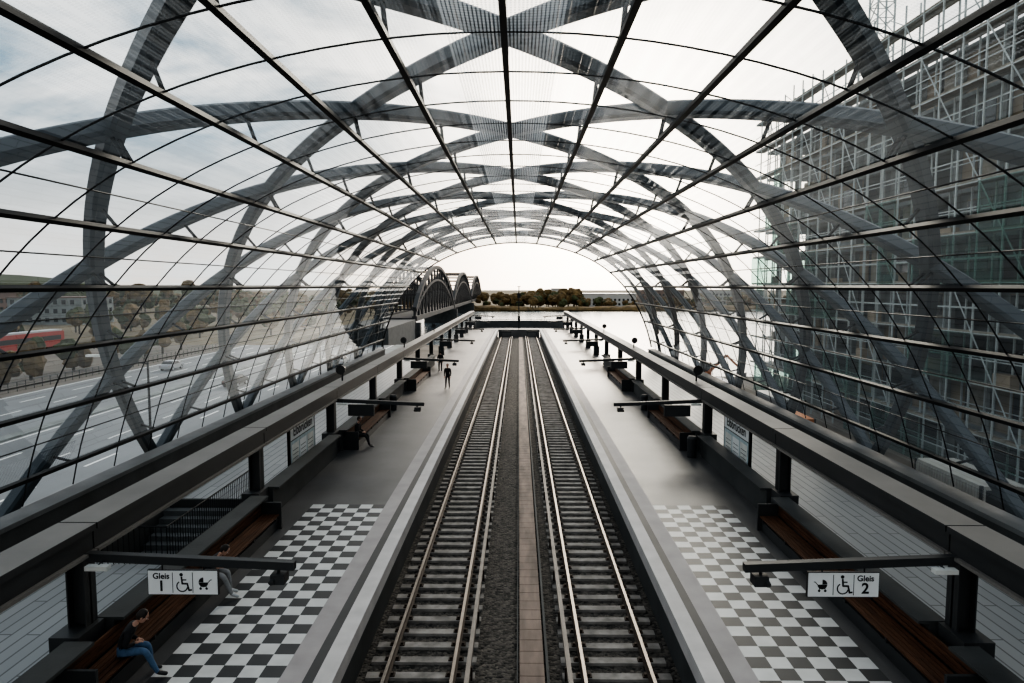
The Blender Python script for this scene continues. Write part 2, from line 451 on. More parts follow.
par = empty('centre_walkway')
mb = MB()
y = PY0
while y < 112:
    mb.box(0.02, 0.56, y+0.01, y+0.49, -1.26, -1.13, 0)
    y += 0.5
mb.make('walkway_boards', [M['plank']], par)
mb = MB(); mb.box(0.60, 0.66, PY0, 112, -1.27, -1.10, 0); mb.box(-0.04, -0.01, PY0, 112, -1.27, -1.12, 0)
mb.make('edge_strips', [M['concd']], par)

mb = MB()
pts = []
for i in range(37):
    t = math.pi*i/36
    xx = 7.5*math.copysign(abs(math.cos(t))**0.5, math.cos(t)); yy = 113.6+6*abs(math.sin(t))**0.7
    pts.append(Vector((xx, yy, 0)))
for i in range(36):
    a, b = pts[i], pts[i+1]
    dd = (b-a).normalized(); nn = Vector((dd.y, -dd.x, 0))*0.12
    for q in (-1, 1):
        mb.quad(a+nn*q, b+nn*q, b+nn*q+Vector((0,0,1.15)), a+nn*q+Vector((0,0,1.15)))
    mb.quad(a-nn+Vector((0,0,1.15)), b-nn+Vector((0,0,1.15)), b+nn+Vector((0,0,1.15)), a+nn+Vector((0,0,1.15)))
    mb.tube(a+Vector((0,0,1.35)), b+Vector((0,0,1.35)), 0.04); mb.tube(a+Vector((0,0,1.1)), a+Vector((0,0,1.35)), 0.03)
mb.make('end_parapet', [M['concd']])
mb = MB()
mb.tube((0.0, 114.5, 0), (0.0, 114.5, 7.2), 0.09, 8)
mb.box(-0.28, 0.28, 114.3, 114.5, 5.2, 6.0); mb.box(-0.5, 0.5, 114.4, 114.55, 4.4, 4.55)
mb.tube((-0.3, 114.5, 7.1), (0.3, 114.5, 7.1), 0.05, 6); mb.box(-0.2, 0.2, 114.3, 114.45, 1.2, 2.2)
mb.make('signal_mast', [M['mull']])

# ------------------------------------------------------------------ columns, girders, benches
CY = [12.15+8.45*n for n in range(-2, 13)]
CYV = [y for y in CY if y > -6]
for side, s in (('l', -1), ('r', 1)):
    par = empty('platform_girder')
    mb = MB()
    ylist = [PY0] + [y for y in CY if y > PY0+1] + [119.0]
    for a, b in zip(ylist[:-1], ylist[1:]):
        x0, x1 = sorted((s*7.75, s*8.45))
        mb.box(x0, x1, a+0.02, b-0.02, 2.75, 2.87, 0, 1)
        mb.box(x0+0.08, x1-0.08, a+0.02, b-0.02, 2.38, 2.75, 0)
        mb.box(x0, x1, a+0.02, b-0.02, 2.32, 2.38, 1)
    mb.make('girder', [M['beam'], M['beamtop']], par)
    mb = MB()
    for i, y in enumerate(CYV):
        xc = s*8.1
        x0, x1 = xc-0.17, xc+0.17
        mb.box(x0, x0+0.03, y-0.17, y+0.17, 0, 2.32); mb.box(x1-0.03, x1, y-0.17, y+0.17, 0, 2.32)
        mb.box(x0, x1, y-0.02, y+0.02, 0, 2.32)
        mb.box(xc-0.30, xc+0.30, y-0.30, y+0.30, 0, 0.06)
        mb.box(xc-0.27, xc+0.27, y-0.55, y+0.20, 0.0, 0.95)
    mb.make('columns', [M['beam']], par)
    mb = MB()
    for a, b in zip(CYV[:-1], CYV[1:]):
        if b > 66: break
        x0, x1 = sorted((s*7.72, s*8.0))
        mb.box(x0, x1, a+0.3, b-0.6, 0, 0.86, 0)
        x0, x1 = sorted((s*7.52, s*8.05))
        mb.box(x0, x1, a+0.3, b-0.6, 0.86, 0.92, 0, 0)
    mb.make('parapet', [M['concd'], M['conc']], par)
    for i, y in enumerate(CYV):
        if abs((y-12.15)/16.9 - round((y-12.15)/16.9)) > 0.01: continue
        if y < 5: continue
        mb = MB()
        xa, xb = s*8.1, s*4.05
        zc = 2.28
        mb.tube((xa, y-0.2, zc+0.05), (xb, y-0.2, zc-0.12), 0.105, 4)
        mb.box(min(s*4.45, s*4.2), max(s*4.45, s*4.2), y-0.36, y-0.1, zc-0.42, zc-0.24)
        mb.tube((s*4.35, y-0.2, zc-0.12), (s*4.35, y-0.2, zc-0.28), 0.03, 6)
        mb.tube((s*4.42, y-0.42, zc-0.36), (s*4.42, y-0.30, zc-0.33), 0.05, 8)
        mb.box(min(s*7.7, s*7.3), max(s*7.7, s*7.3), y-0.5, y-0.36, zc-0.12, zc-0.04, 1)
        mb.tube((s*7.5, y-0.43, zc-0.06), (s*7.5, y-0.2, zc), 0.02)
        if y > 20:
            x0, x1 = sorted((s*7.3, s*6.2))
            mb.box(x0, x1, y-0.28, y-0.1, zc-0.62, zc-0.14, 0)
        mb.make('sign_arm', [M['beam'], M['lamp']], par)
    for y in (31.0, 48.0, 65.0):
        mb = MB()
        mb.tube((s*8.1, y, 2.87), (s*8.1, y, 3.2), 0.04, 6)
        mb.tube((s*8.1, y-0.3, 3.40), (s*8.1, y+0.2, 3.40), 0.22, 10, 0, 0.12)
        mb.make('loudspeaker', [M['black'], M['lamp']])
    for (a, b) in ((10.9, 19.7), (29.6, 37.0), (46.5, 54.0)):
        par3 = empty('wooden_bench')
        mb = MB()
        for k in range(5):
            xa = 7.10+k*0.105
            mb.box(*sorted((s*xa, s*(xa+0.09))), a, b, 0.41, 0.45)
        for k in range(3):
            mb.box(*sorted((s*7.64, s*7.68)), a, b, 0.47+k*0.105, 0.56+k*0.105)
        mb.make('slats', [M['wood']], par3)
        mb = MB()
        mb.box(*sorted((s*7.16, s*7.70)), a, b, 0.0, 0.30)
        mb.box(*sorted((s*7.05, s*7.71)), a-0.08, a-0.01, 0.0, 0.80); mb.box(*sorted((s*7.05, s*7.71)), b+0.01, b+0.08, 0.0, 0.80)
        y = a+0.2
        while y < b:
            mb.box(*sorted((s*7.12, s*7.66)), y, y+0.06, 0.30, 0.41)
            mb.box(*sorted((s*7.68, s*7.71)), y, y+0.06, 0, 0.80)
            y += (b-a-0.4)/5
        mb.make('bench_frames', [M['beam']], par3)

# ------------------------------------------------------------------ signs
def stroke(mb, pts, w, y, mi=0):
    for (a, b) in zip(pts[:-1], pts[1:]):
        a = Vector((a[0], 0, a[1])); b = Vector((b[0], 0, b[1])); d = (b-a)
        if d.length < 1e-5: continue
        d.normalize(); n = Vector((-d.z, 0, d.x))*w/2; e = d*w*0.25
        a2 = a-e; b2 = b+e
        mb.quad(*[Vector((p.x, y, p.z)) for p in (a2-n, b2-n, b2+n, a2+n)], mi)
def disc(mb, cx, cz, r, y, mi=0, n=16, a0=0, a1=2*math.pi):
    pts = [(cx+r*math.cos(a0+(a1-a0)*i/n), y, cz+r*math.sin(a0+(a1-a0)*i/n)) for i in range(n+(0 if abs(a1-a0-2*math.pi) < 1e-4 else 1))]
    mb.poly(pts, mi)
def arc(cx, cz, r, a0, a1, n=14): return [(cx+r*math.cos(a0+(a1-a0)*i/n), cz+r*math.sin(a0+(a1-a0)*i/n)) for i in range(n+1)]
def wheelchair(mb, cx, cz, h, y):
    k = h
    disc(mb, cx-0.06*k, cz+0.40*k, 0.085*k, y)
    stroke(mb, [(cx-0.05*k, cz+0.28*k), (cx-0.02*k, cz-0.05*k), (cx+0.22*k, cz-0.05*k), (cx+0.30*k, cz-0.38*k), (cx+0.42*k, cz-0.36*k)], 0.085*k, y)
    stroke(mb, [(cx-0.04*k, cz+0.14*k), (cx+0.17*k, cz+0.14*k)], 0.06*k, y)
    stroke(mb, arc(cx-0.03*k, cz-0.18*k, 0.26*k, R(125), R(345)), 0.06*k, y)
def pram(mb, cx, cz, h, y, fl=1):
    k = h
    disc(mb, cx, cz+0.02*k, 0.32*k, y, 0, 16, math.pi, 2*math.pi)
    pts = [(cx, y, cz+0.04*k)]+[(cx+fl*0.32*k*math.cos(R(a)), y, cz+0.04*k+0.32*k*math.sin(R(a))) for a in range(0, 91, 10)]
    mb.poly(pts)
    stroke(mb, [(cx-fl*0.30*k, cz+0.0*k), (cx-fl*0.48*k, cz+0.20*k), (cx-fl*0.56*k, cz+0.20*k)], 0.05*k, y)
    stroke(mb, [(cx-0.18*k, cz-0.25*k), (cx-0.18*k, cz-0.36*k)], 0.05*k, y); stroke(mb, [(cx+0.18*k, cz-0.25*k), (cx+0.18*k, cz-0.36*k)], 0.05*k, y)
    disc(mb, cx-0.20*k, cz-0.40*k, 0.085*k, y); disc(mb, cx+0.20*k, cz-0.40*k, 0.085*k, y)

def gleis_sign(x0, x1, y, z0, z1, num, left):
    par = empty('track_number_sign')
    mb = MB()
    mb.box(x0, x1, y-0.03, y+0.03, z0, z1, 0)
    mb.box(x0-0.012, x1+0.012, y-0.02, y+0.035, z0-0.012, z1+0.012, 1)
    for q in (0.2, 0.8):
        xx = x0+(x1-x0)*q
        mb.tube((xx, y, z1), (xx, y, z1+0.12), 0.015, 6, 1)
    mb.make('panel', [M['signw'], M['signk']], par)
    W = x1-x0; H = z1-z0; cz = (z0+z1)/2
    mb = MB(); yy = y-0.034
    if left:
        tx = x0+0.19*W; wx = x0+0.50*W; px = x0+0.80*W
    else:
        px = x0+0.2*W; wx = x0+0.50*W; tx = x0+0.81*W
    wheelchair(mb, wx, cz, H*0.85, yy); pram(mb, px, cz, H*0.62, yy, -1 if left else 1)
    for xx in (x0+W*0.355, x0+W*0.645): mb.quad((xx-0.006, yy, z0+0.03), (xx+0.006, yy, z0+0.03), (xx+0.006, yy, z1-0.03), (xx-0.006, yy, z1-0.03))
    mb.make('pictograms', [M['signk']], par)
    text('Gleis', (tx, yy, cz+H*0.27), H*0.34, (R(90), 0, 0), M['signk'], par, 'lettering_gleis', bold=0.003)
    text(num, (tx, yy, cz-H*0.16), H*0.62, (R(90), 0, 0), M['signk'], par, 'lettering_number', bold=0.006)
gleis_sign(-6.72, -5.46, 11.95, 1.62, 2.06, '1', True)
gleis_sign(5.20, 6.46, 11.95, 1.63, 2.07, '2', False)

def name_board(s):
    par = empty('station_name_board')
    mb = MB()
    x = s*8.25; y0, y1, z0, z1 = 24.0, 27.0, 0.35, 2.25
    mb.box(x-0.04, x+0.04, y0, y1, z0, z1, 0)
    xf = x-s*0.045
    for (a, b, c, d_, mi) in ((y0+0.08, y1-0.08, z1-0.62, z1-0.08, 1), (y0+0.08, y1-0.08, z0+0.1, z1-0.66, 2)):
        mb.box(min(xf, xf-s*0.006), max(xf, xf-s*0.006), a, b, c, d_, mi)
    xg = xf-s*0.008
    for k in range(3):
        ya = y0+0.2+k*0.90
        mb.box(min(xg, xg-s*0.003), max(xg, xg-s*0.003), ya, ya+0.78, z0+0.2, z1-0.78, 4 if k != 1 else 1)
        for q in range(5):
            mb.box(min(xg, xg-s*0.006), max(xg, xg-s*0.006), ya+0.08, ya+0.68, z0+0.27+q*0.15, z0+0.29+q*0.15, 3)
    for yy in (y0+0.05, y1-0.05): mb.box(x-0.05, x+0.05, yy-0.05, yy+0.05, 0, z1+0.08, 3)
    mb.make('board', [M['beam'], M['signw'], M['poster'], M['beam'], M['lamp']], par)
    text('Elbbrücken', (xg-s*0.004, (y0+y1)/2, z1-0.35), 0.50, (R(90), 0, R(90) if s < 0 else R(-90)), M['signk'], par, bold=0.006)
name_board(-1); name_board(1)

for (x, y) in ((-7.3, 39.2), (7.3, 28.4), (7.3, 39.4)):
    mb = MB()
    mb.tube((x, y, 0), (x, y, 0.8), 0.19, 14, 0, 0.21); mb.tube((x, y, 0.8), (x, y, 0.9), 0.22, 14, 0, 0.16)
    mb.make('litter_bin', [M['beam']])

# stairwell left
mb = MB()
zb = -3.2
mb.box(-11.89, -11.84, 17.21, 22.59, zb, -0.001, 0); mb.box(-9.26, -9.21, 17.21, 22.59, zb, -0.001, 0)
mb.box(-11.84, -9.26, 22.5, 22.59, zb, -0.001, 0); mb.box(-11.84, -9.26, 17.21, 17.3, zb, -0.001, 0)
for k in range(16):
    mb.box(-11.84, -9.26, 17.3+k*0.32, 17.3+(k+1)*0.32+0.02, zb, -0.17*(16-k)-0.1, 1)
for (p, q) in (((-11.95, 17.1), (-11.95, 22.7)), ((-11.95, 17.1), (-9.1, 17.1)), ((-9.1, 17.1), (-9.1, 22.7))):
    p = Vector((*p, 0)); q = Vector((*q, 0)); n = int((q-p).length/0.14)
    for i in range(n+1):
        c = p+(q-p)*i/n; mb.tube(c, c+Vector((0,0,1.0)), 0.011, 4, 2)
    for h in (1.0, 0.1): mb.tube(p+Vector((0,0,h)), q+Vector((0,0,h)), 0.022, 6, 2)
mb.make('stairwell', [M['concd'], M['conc'], M['mull']])

# ------------------------------------------------------------------ people
def skin_mesh(name, verts, edges, radii, segmat, mats, parent, sub=1, root=0):
    me = bpy.data.meshes.new(name+'_skel'); me.from_pydata(verts, edges, []); me.update()
    o = bpy.data.objects.new(name, me); scene.collection.objects.link(o)
    md = o.modifiers.new('skin', 'SKIN'); md.use_smooth_shade = True
    if len(me.skin_vertices) == 0:
        bm = bmesh.new(); bm.from_mesh(me); bm.verts.layers.skin.verify(); bm.to_mesh(me); bm.free()
    sv = me.skin_vertices[0].data
    for i, r in enumerate(radii):
        rr = r if isinstance(r, tuple) else (r, r)
        sv[i].radius = rr; sv[i].use_root = (i == root)
    sb = o.modifiers.new('sub', 'SUBSURF'); sb.levels = sub; sb.render_levels = sub
    dg = bpy.context.evaluated_depsgraph_get(); dg.update()
    m2 = bpy.data.meshes.new_from_object(o.evaluated_get(dg))
    o.modifiers.clear(); o.data = m2
    m2.materials.clear()
    for mm in mats: m2.materials.append(mm)
    V = [Vector(v) for v in verts]
    for p in m2.polygons:
        c = p.center; best = 1e9; bi = 0
        for (e, mi) in zip(edges, segmat):
            a, b = V[e[0]], V[e[1]]; d = b-a; t = max(0, min(1, (c-a).dot(d)/max(1e-9, d.dot(d))))
            q = (c-(a+d*t)).length
            if q < best: best = q; bi = mi
        p.material_index = bi; p.use_smooth = True
    o.parent = parent
    return o

def person(name, loc, rz, pose, trousers, shoes, lean=0.0, headtilt=0.0):
    par = empty(name, loc, rz)
    if pose == 'stand':
        P = dict(pel=(0,0,.95), sp=(0,-.01,1.13), ch=(0,.0,1.33), nk=(0,.0,1.47), hb=(0,.015,1.56),
                 shL=(-.17,0,1.40), elL=(-.23,-.03,1.13), wrL=(-.22,.08,.90), shR=(.17,0,1.40), elR=(.23,-.03,1.13), wrR=(.22,.08,.90),
                 hpL=(-.09,0,.90), knL=(-.11,.03,.50), anL=(-.12,-.03,.09), toL=(-.14,.15,.045), hpR=(.09,0,.90), knR=(.11,.05,.50), anR=(.12,.06,.09), toR=(.15,.24,.045))
    else:
        P = dict(pel=(0,0,.58), sp=(0,.01,.75), ch=(0,.03,.96), nk=(0,.05,1.10), hb=(0,.08,1.19),
                 shL=(-.17,.03,1.02), elL=(-.23,.08,.77), wrL=(-.10,.30,.70), shR=(.17,.03,1.02), elR=(.23,.08,.77), wrR=(.10,.30,.70),
                 hpL=(-.09,.06,.555), knL=(-.14,.47,.54), anL=(-.14,.52,.09), toL=(-.16,.69,.045), hpR=(.09,.06,.555), knR=(.13,.47,.55), anR=(.12,.66,.10), toR=(.13,.83,.05))
    rot = Matrix.Rotation(-lean, 3, 'X'); piv = Vector(P['pel'])
    for k in ('sp','ch','nk','hb','shL','elL','shR','elR'):
        P[k] = tuple(piv + rot @ (Vector(P[k])-piv))
    keys = list(P.keys()); idx = {k: i for i, k in enumerate(keys)}
    Rr = dict(pel=(.155,.12), sp=(.145,.11), ch=(.165,.12), nk=(.062,.06), hb=(.05,.05), shL=.075, elL=.052, wrL=.034, shR=.075, elR=.052, wrR=.034,
              hpL=.095, knL=.066, anL=.045, toL=.036, hpR=.095, knR=.066, anR=.045, toR=.036)
    E = [('pel','sp',0),('sp','ch',0),('ch','nk',0),('nk','hb',1),('ch','shL',0),('shL','elL',0),('elL','wrL',0),('ch','shR',0),('shR','elR',0),('elR','wrR',0),
         ('pel','hpL',2),('hpL','knL',2),('knL','anL',2),('anL','toL',3),('pel','hpR',2),('hpR','knR',2),('knR','anR',2),('anR','toR',3)]
    skin_mesh('body', [P[k] for k in keys], [(idx[a], idx[b]) for a, b, _ in E], [Rr[k] for k in keys], [m for _, _, m in E],
              [M['jacket'], M['skin'], trousers, shoes], par, 2, idx['pel'])
    for sd, sg in (('L', -1), ('R', 1)):
        w_ = Vector(P['wr'+sd]); e_ = Vector(P['el'+sd]); d = (w_-e_).normalized()
        side = d.cross(Vector((0,0,1))); side = side.normalized() if side.length > .1 else Vector((0,1,0)); dn = side.cross(d).normalized()
        if dn.z > 0: dn = -dn
        vs = [w_, w_+d*.05, w_+d*.085]; es = [(0,1),(1,2)]; rs = [(.03,.02), (.038,.018), (.036,.014)]
        for fi, ln in enumerate((.062, .074, .070, .055)):
            off = side*(fi-1.5)*.021
            b = len(vs)
            vs += [w_+d*.092+off, w_+d*(.092+ln*.5)+off+dn*.008, w_+d*(.092+ln*.9)+off+dn*.032]
            es += [(2, b), (b, b+1), (b+1, b+2)]; rs += [.009, .0085, .007]
        b = len(vs)
        vs += [w_+d*.035+side*.035*-sg, w_+d*.07+side*.062*-sg+dn*.012, w_+d*.10+side*.066*-sg+dn*.022]
        es += [(1, b), (b, b+1), (b+1, b+2)]; rs += [.012, .010, .008]
        skin_mesh('hand_'+sd.lower(), [tuple(v) for v in vs], es, rs, [0]*len(es), [M['skin']], par, 1, 0)
    hb = Vector(P['hb'])
    he = bpy.data.objects.new('head_pivot', None); scene.collection.objects.link(he); he.parent = par
    he.location = hb; he.rotation_euler = (-lean*0.6-headtilt, 0, 0)
    mb = MB()
    mb.sphere((0, .015, .095), .1, 0, 16, 12, (.78, .95, 1.18))
    mb.sphere((0, .045, .03), .06, 0, 12, 8, (.85, .9, .9))
    mb.tube((0, .103, .105), (0, .128, .075), .009, 6, 0, .015)
    for q in (-1, 1):
        mb.sphere((q*.03, .094, .105), .012, 2, 8, 6); mb.sphere((q*.03, .104, .105), .006, 1, 6, 5)
        mb.sphere((q*.08, .01, .09), .028, 0, 8, 6, (.35, .7, 1.1))
        mb.box(*sorted((q*.016, q*.046)), .098, .106, .122, .128, 1)
    mb.box(-.022, .022, .088, .103, .038, .047, 3)
    mb.make('head', [M['skin'], M['hair'], M['signw'], M['lips']], he, True)
    mb = MB(); mb.sphere((0, -.008, .115), .108, 0, 16, 10, (.82, .93, 1.08), 0.03)
    mb.make('hair', [M['hair']], he, True)
    return par

person('seated_person', (-7.32, 11.9, -0.0), R(-72), 'sit', M['jeans'], M['shoek'], 0.5, 0.3)
person('seated_person', (-7.28, 15.3, -0.0), R(-90), 'sit', M['greytr'], M['shoe'], 0.6, 0.3)
person('seated_person', (-7.28, 30.1, -0.0), R(-95), 'sit', M['darktr'], M['shoek'], 0.1)
person('standing_person', (-5.0, 47.5, 0), R(170), 'stand', M['darktr'], M['shoek'])
person('standing_person', (-6.6, 57.0, 0), R(20), 'stand', M['darktr'], M['shoek'])

# ------------------------------------------------------------------ surroundings
GZ = -5.8
mb = MB(); mb.box(-900, -11, -200, 150, GZ-3.5, GZ, 0); mb.make('ground_left', [M['ground']])
mb = MB(); mb.box(11.5, 900, -200, 98, GZ-3.5, GZ, 0); mb.make('ground_right', [M['ground']])
mb = MB(); mb.box(-10.9, 11.4, -12, 66.8, -9.3, -3.3, 0); mb.box(-8.2, 8.2, -12, 66.8, -3.3, -1.95, 0); mb.make('station_substructure', [M['concd']])
mb = MB(); mb.quad((-2500, 60, -9.6), (2500, 60, -9.6), (2500, 3000, -9.6), (-2500, 3000, -9.6)); mb.make('river', [M['water']])
mb = MB(); mb.box(-2500, 2500, 455, 2500, -12, -8.3, 0); mb.box(-2500, -62, 151, 455, -12, -7.2, 0)
for i in range(80):
    xx = -800+i*20+random.uniform(-5, 5)
    mb.sphere((xx, 458, -8.6), 9, 1, 10, 6, (1.6, .8, random.uniform(.2, .38)), 0.1)
mb.make('far_bank_ground', [M['grass'], M['leafa']])
par = empty('road')
mb = MB()
mb.box(-60, -27, -120, 149, GZ+0.01, GZ+0.03, 0)
mb.box(-44.2, -43.0, -120, 149, GZ+0.03, GZ+0.2, 2)
mb.box(-26.9, -23, -120, 149, GZ+0.01, GZ+0.15, 2)
mb.make('carriageway', [M['road'], M['line'], M['bslab']], par)
mb = MB()
for xl in (-27.6, -42.6, -44.6, -59.5): mb.box(xl-0.12, xl+0.12, -100, 149, GZ+0.03, GZ+0.04)
for xl in (-31.3, -35, -38.8, -48.3, -52, -55.8):
    y = -60
    while y < 145: mb.box(xl-0.1, xl+0.1, y, y+4, GZ+0.03, GZ+0.04); y += 9
mb.make('lane_markings', [M['line']], par)
for xl in (-22.5, -62):
    mb = MB(); y = -40
    while y < 149:
        mb.tube((xl, y, GZ), (xl, y, GZ+1.2), 0.04); y += 1.5
    for h in (0.35, 0.8, 1.2): mb.tube((xl, -40, GZ+h), (xl, 149, GZ+h), 0.03)
    mb.make('street_railing', [M['mull']])
def car(x, y, m, rz=0):
    par = empty('car', (x, y, GZ+0.04), rz)
    mb = MB()
    side = [(-2.1,.35),(-2.15,.75),(-2.0,.95),(-1.5,1.0),(-1.0,1.42),(.55,1.45),(1.15,1.02),(1.95,.88),(2.15,.65),(2.1,.32)]
    n = len(mb.v)
    for xx in (-.88, .88):
        for (a, b) in side:
            ins = 0.14 if b > 1.2 else 0
            mb.v.append((xx-math.copysign(ins, xx), a, b))
    k = len(side)
    for j in range(k):
        jj = (j+1) % k
        mb.f.append((n+j, n+jj, n+k+jj, n+k+j)); mb.m.append(1 if j in (3, 5) else 0)
    mb.f.append(tuple(n+j for j in range(k))); mb.m.append(0); mb.f.append(tuple(n+k+j for j in range(k))[::-1]); mb.m.append(0)
    for sx in (-1, 1):
        mb.quad((sx*.885, -1.2, 1.0), (sx*.885, .85, 1.0), (sx*.775, .45, 1.36), (sx*.775, -.9, 1.36), 1)
        for yy in (-1.35, 1.35):
            mb.tube((sx*.68, yy, .33), (sx*.90, yy, .33), .33, 14, 1); mb.tube((sx*.90, yy, .33), (sx*.91, yy, .33), .2, 10, 2)
        mb.box(*sorted((sx*.55, sx*.8)), 2.02, 2.12, .6, .72, 2); mb.box(*sorted((sx*.55, sx*.8)), -2.14, -2.04, .65, .8, 3)
    mb.make('car_body', [m, M['black'], M['silver'], M['red']], par)
for (x, y, m) in ((-37, 88, M['black']), (-29.5, 112, M['silver']), (-54, 105, M['silver']), (-46.5, 130, M['black'])):
    car(x, y, m)
for y in (40, 75, 110, 145):
    mb = MB(); mb.tube((-22, y, GZ), (-22, y, GZ+8.5), 0.09, 8, 0, 0.06); mb.tube((-22, y, GZ+8.4), (-25, y, GZ+8.9), 0.05, 6); mb.box(-25.6, -24.7, y-0.15, y+0.15, GZ+8.82, GZ+8.95, 1)
    mb.make('street_lamp', [M['mull'], M['lamp']])
def train(x, y, L, m):
    mb = MB()
    n = int(L/25)
    for i in range(n):
        ya = y+i*25
        mb.box(x-1.45, x+1.45, ya, ya+24.2, GZ+0.9, GZ+3.9, 0); mb.box(x-1.2, x+1.2, ya+0.3, ya+23.9, GZ+3.9, GZ+4.2, 2)
        mb.box(x-1.47, x+1.47, ya+1, ya+23.2, GZ+2.2, GZ+3.1, 1)
        for b in (3, 21): mb.box(x-1.1, x+1.1, ya+b-1.5, ya+b+1.5, GZ+0.0, GZ+0.9, 1)
    mb.make('commuter_train', [m, M['black'], M['silver']])
train(-95, 40, 100, M['red']); train(-120, 60, 75, M['silver']); train(-150, 70, 75, M['red'])
mb = MB()
for x in (-88, -104, -130, -160):
    y = 20
    while y < 145:
        mb.tube((x, y, GZ), (x, y, GZ+8), 0.14, 4); mb.tube((x-4, y, GZ+7), (x+4, y, GZ+7.2), 0.08, 4); y += 30
    for h in (6.2, 7.2): mb.tube((x-2.5, 20, GZ+h), (x-2.5, 145, GZ+h), 0.03, 4)
mb.make('catenary_masts', [M['mull']])

def building(x0, x1, y0, y1, h, zb=GZ, name='town_building', wallm=None, roofm=None):
    mb = MB(); mb.box(x0, x1, y0, y1, zb, zb+h, 0)
    mb.box(x0-0.3, x1+0.3, y0-0.3, y1+0.3, zb+h, zb+h+0.4, 1)
    nf = max(1, int(h/3.3))
    for f in range(nf):
        z = zb+1.0+f*3.3
        x = x0+1.2
        while x < x1-2: mb.box(x, x+1.5, y0-0.06, y0, z, z+1.6, 2); x += 3.2
        y = y0+1.2
        while y < y1-2:
            mb.box(x1, x1+0.06, y, y+1.5, z, z+1.6, 2); mb.box(x0-0.06, x0, y, y+1.5, z, z+1.6, 2); y += 3.2
    mb.make(name, [wallm or M['bld'], roofm or M['roof'], M['window']])
random.seed(3)
for i in range(14):
    x = -190-i*46; y = 255+random.uniform(-12, 25)
    building(x, x+random.uniform(18, 36), y, y+20, random.uniform(7, 15), -7.2, name='town_building', wallm=random.choice([M['bld'], M['roof'], M['bslab']]))
building(48, 88, 515, 540, 9.5, -8.3, 'warehouse', M['bld'], M['silver'])
building(96, 130, 540, 560, 12.0, -8.3, 'warehouse', M['roof'])
building(150, 200, 560, 590, 12.0, -8.3, 'warehouse', M['bslab'])
building(30, 42, 620, 640, 13.0, -8.3, 'warehouse', M['bld'])

def treeline(name, specs, mi):
    mb = MB()
    for (x, y, z, h) in specs:
        mb.tube((x, y, z), (x, y, z+h*0.5), 0.04*h*0.5+0.1, 5, 2)
        for k in range(6):
            a = random.uniform(0, 6.28); rr = random.uniform(0, .3)*h
            mb.sphere((x+math.cos(a)*rr, y+math.sin(a)*rr, z+h*random.uniform(.3, .78)), h*random.uniform(.14, .25), random.choice((0, 0, 1)) if mi == 0 else random.choice((1, 1, 0)), 7, 5, (1.1, 1, random.uniform(.8, 1.2)), 0.22)
    mb.make(name, [M['leafa'], M['leafb'], M['bark']])
random.seed(11)
sp = []
for _ in range(520):
    x = random.uniform(-450, 450)
    if -46 < x < -25: continue
    y = random.uniform(466, 508); h = random.uniform(8.0, 14)+1.5*math.sin(x*0.05)
    if 42 < x < 105: y = random.uniform(466, 480); h *= 0.58
    elif x > 105: h *= 0.8
    sp.append((x, y, -8.4, h))
treeline('autumn_trees', sp, 0)
treeline('hillside_trees', [(-190-random.uniform(0, 600), random.uniform(310, 420), -7.2, random.uniform(10, 18)) for _ in range(140)], 1)
treeline('riverside_trees', [(random.uniform(-145, -66), random.uniform(170, 440), -7.2, random.uniform(6, 11)) for _ in range(70)], 1)
treeline('roadside_trees', [(-67+random.uniform(-2, 2), y, GZ, random.uniform(5, 8)) for y in range(30, 145, 9)], 0)
mb = MB()
for i in range(24):
    xa = -1700+i*50; xb = xa+50
    ha = 24+8*math.sin(xa*.004)+6*math.sin(xa*.013+1); hb = 24+8*math.sin(xb*.004)+6*math.sin(xb*.013+1)
    fa = min(1, (-500-xa)/500+0.0) if xa < -500 else 0; fb = min(1, (-500-xb)/500) if xb < -500 else 0
    mb.quad((xa, 1100, -9), (xb, 1100, -9), (xb, 1300, hb*fb-3), (xa, 1300, ha*fa-3))
mb.make('distant_hill', [M['leafb']])

# ------------------------------------------------------------------ truss bridge
for spn in range(3):
    y0 = 196+spn*116; L = 112
    par = empty('truss_bridge_span')
    mb = MB(); NP = 14
    def top(i): t = i/NP; return 3.0+13.5*math.sin(math.pi*t)**0.8 if 0 < t < 1 else 3.0
    for x in (-30, -41):
        for i in range(NP):
            ya = y0+L*i/NP; yb = y0+L*(i+1)/NP
            mb.tube((x, ya, top(i)-2.5), (x, yb, top(i+1)-2.5), 0.85, 4)
            mb.tube((x, ya, top(i)*0.80-3.8), (x, yb, top(i+1)*0.80-3.8), 0.5, 4)
            mb.tube((x, ya, -2.2), (x, yb, -2.2), 1.0, 4)
            mb.tube((x, ya, -2), (x, ya, top(i)-2.5), 0.42, 4)
            if 0 < i < NP-1:
                mb.tube((x, ya, -2), (x, yb, top(i+1)-2.5), 0.3, 4); mb.tube((x, yb, -2), (x, ya, top(i)-2.5), 0.3, 4)
    for i in range(NP+1):
        ya = y0+L*i/NP
        mb.tube((-30, ya, top(i)-2.5), (-41, ya, top(i)-2.5), 0.3, 4); mb.tube((-30, ya, -2.2), (-41, ya, -2.2), 0.3, 4)
    mb.box(-41, -30, y0, y0+L, -2.6, -2.0)
    mb.make('truss', [M['bridge']], par)
    mb = MB(); mb.box(-43, -28, y0-3, y0-0.4, -12, -3.2); mb.make('pier', [M['concd']], par)
mb = MB(); mb.box(-42, -29, 151, 192, -9.5, -2.2); mb.make('bridge_approach_embankment', [M['concd']])

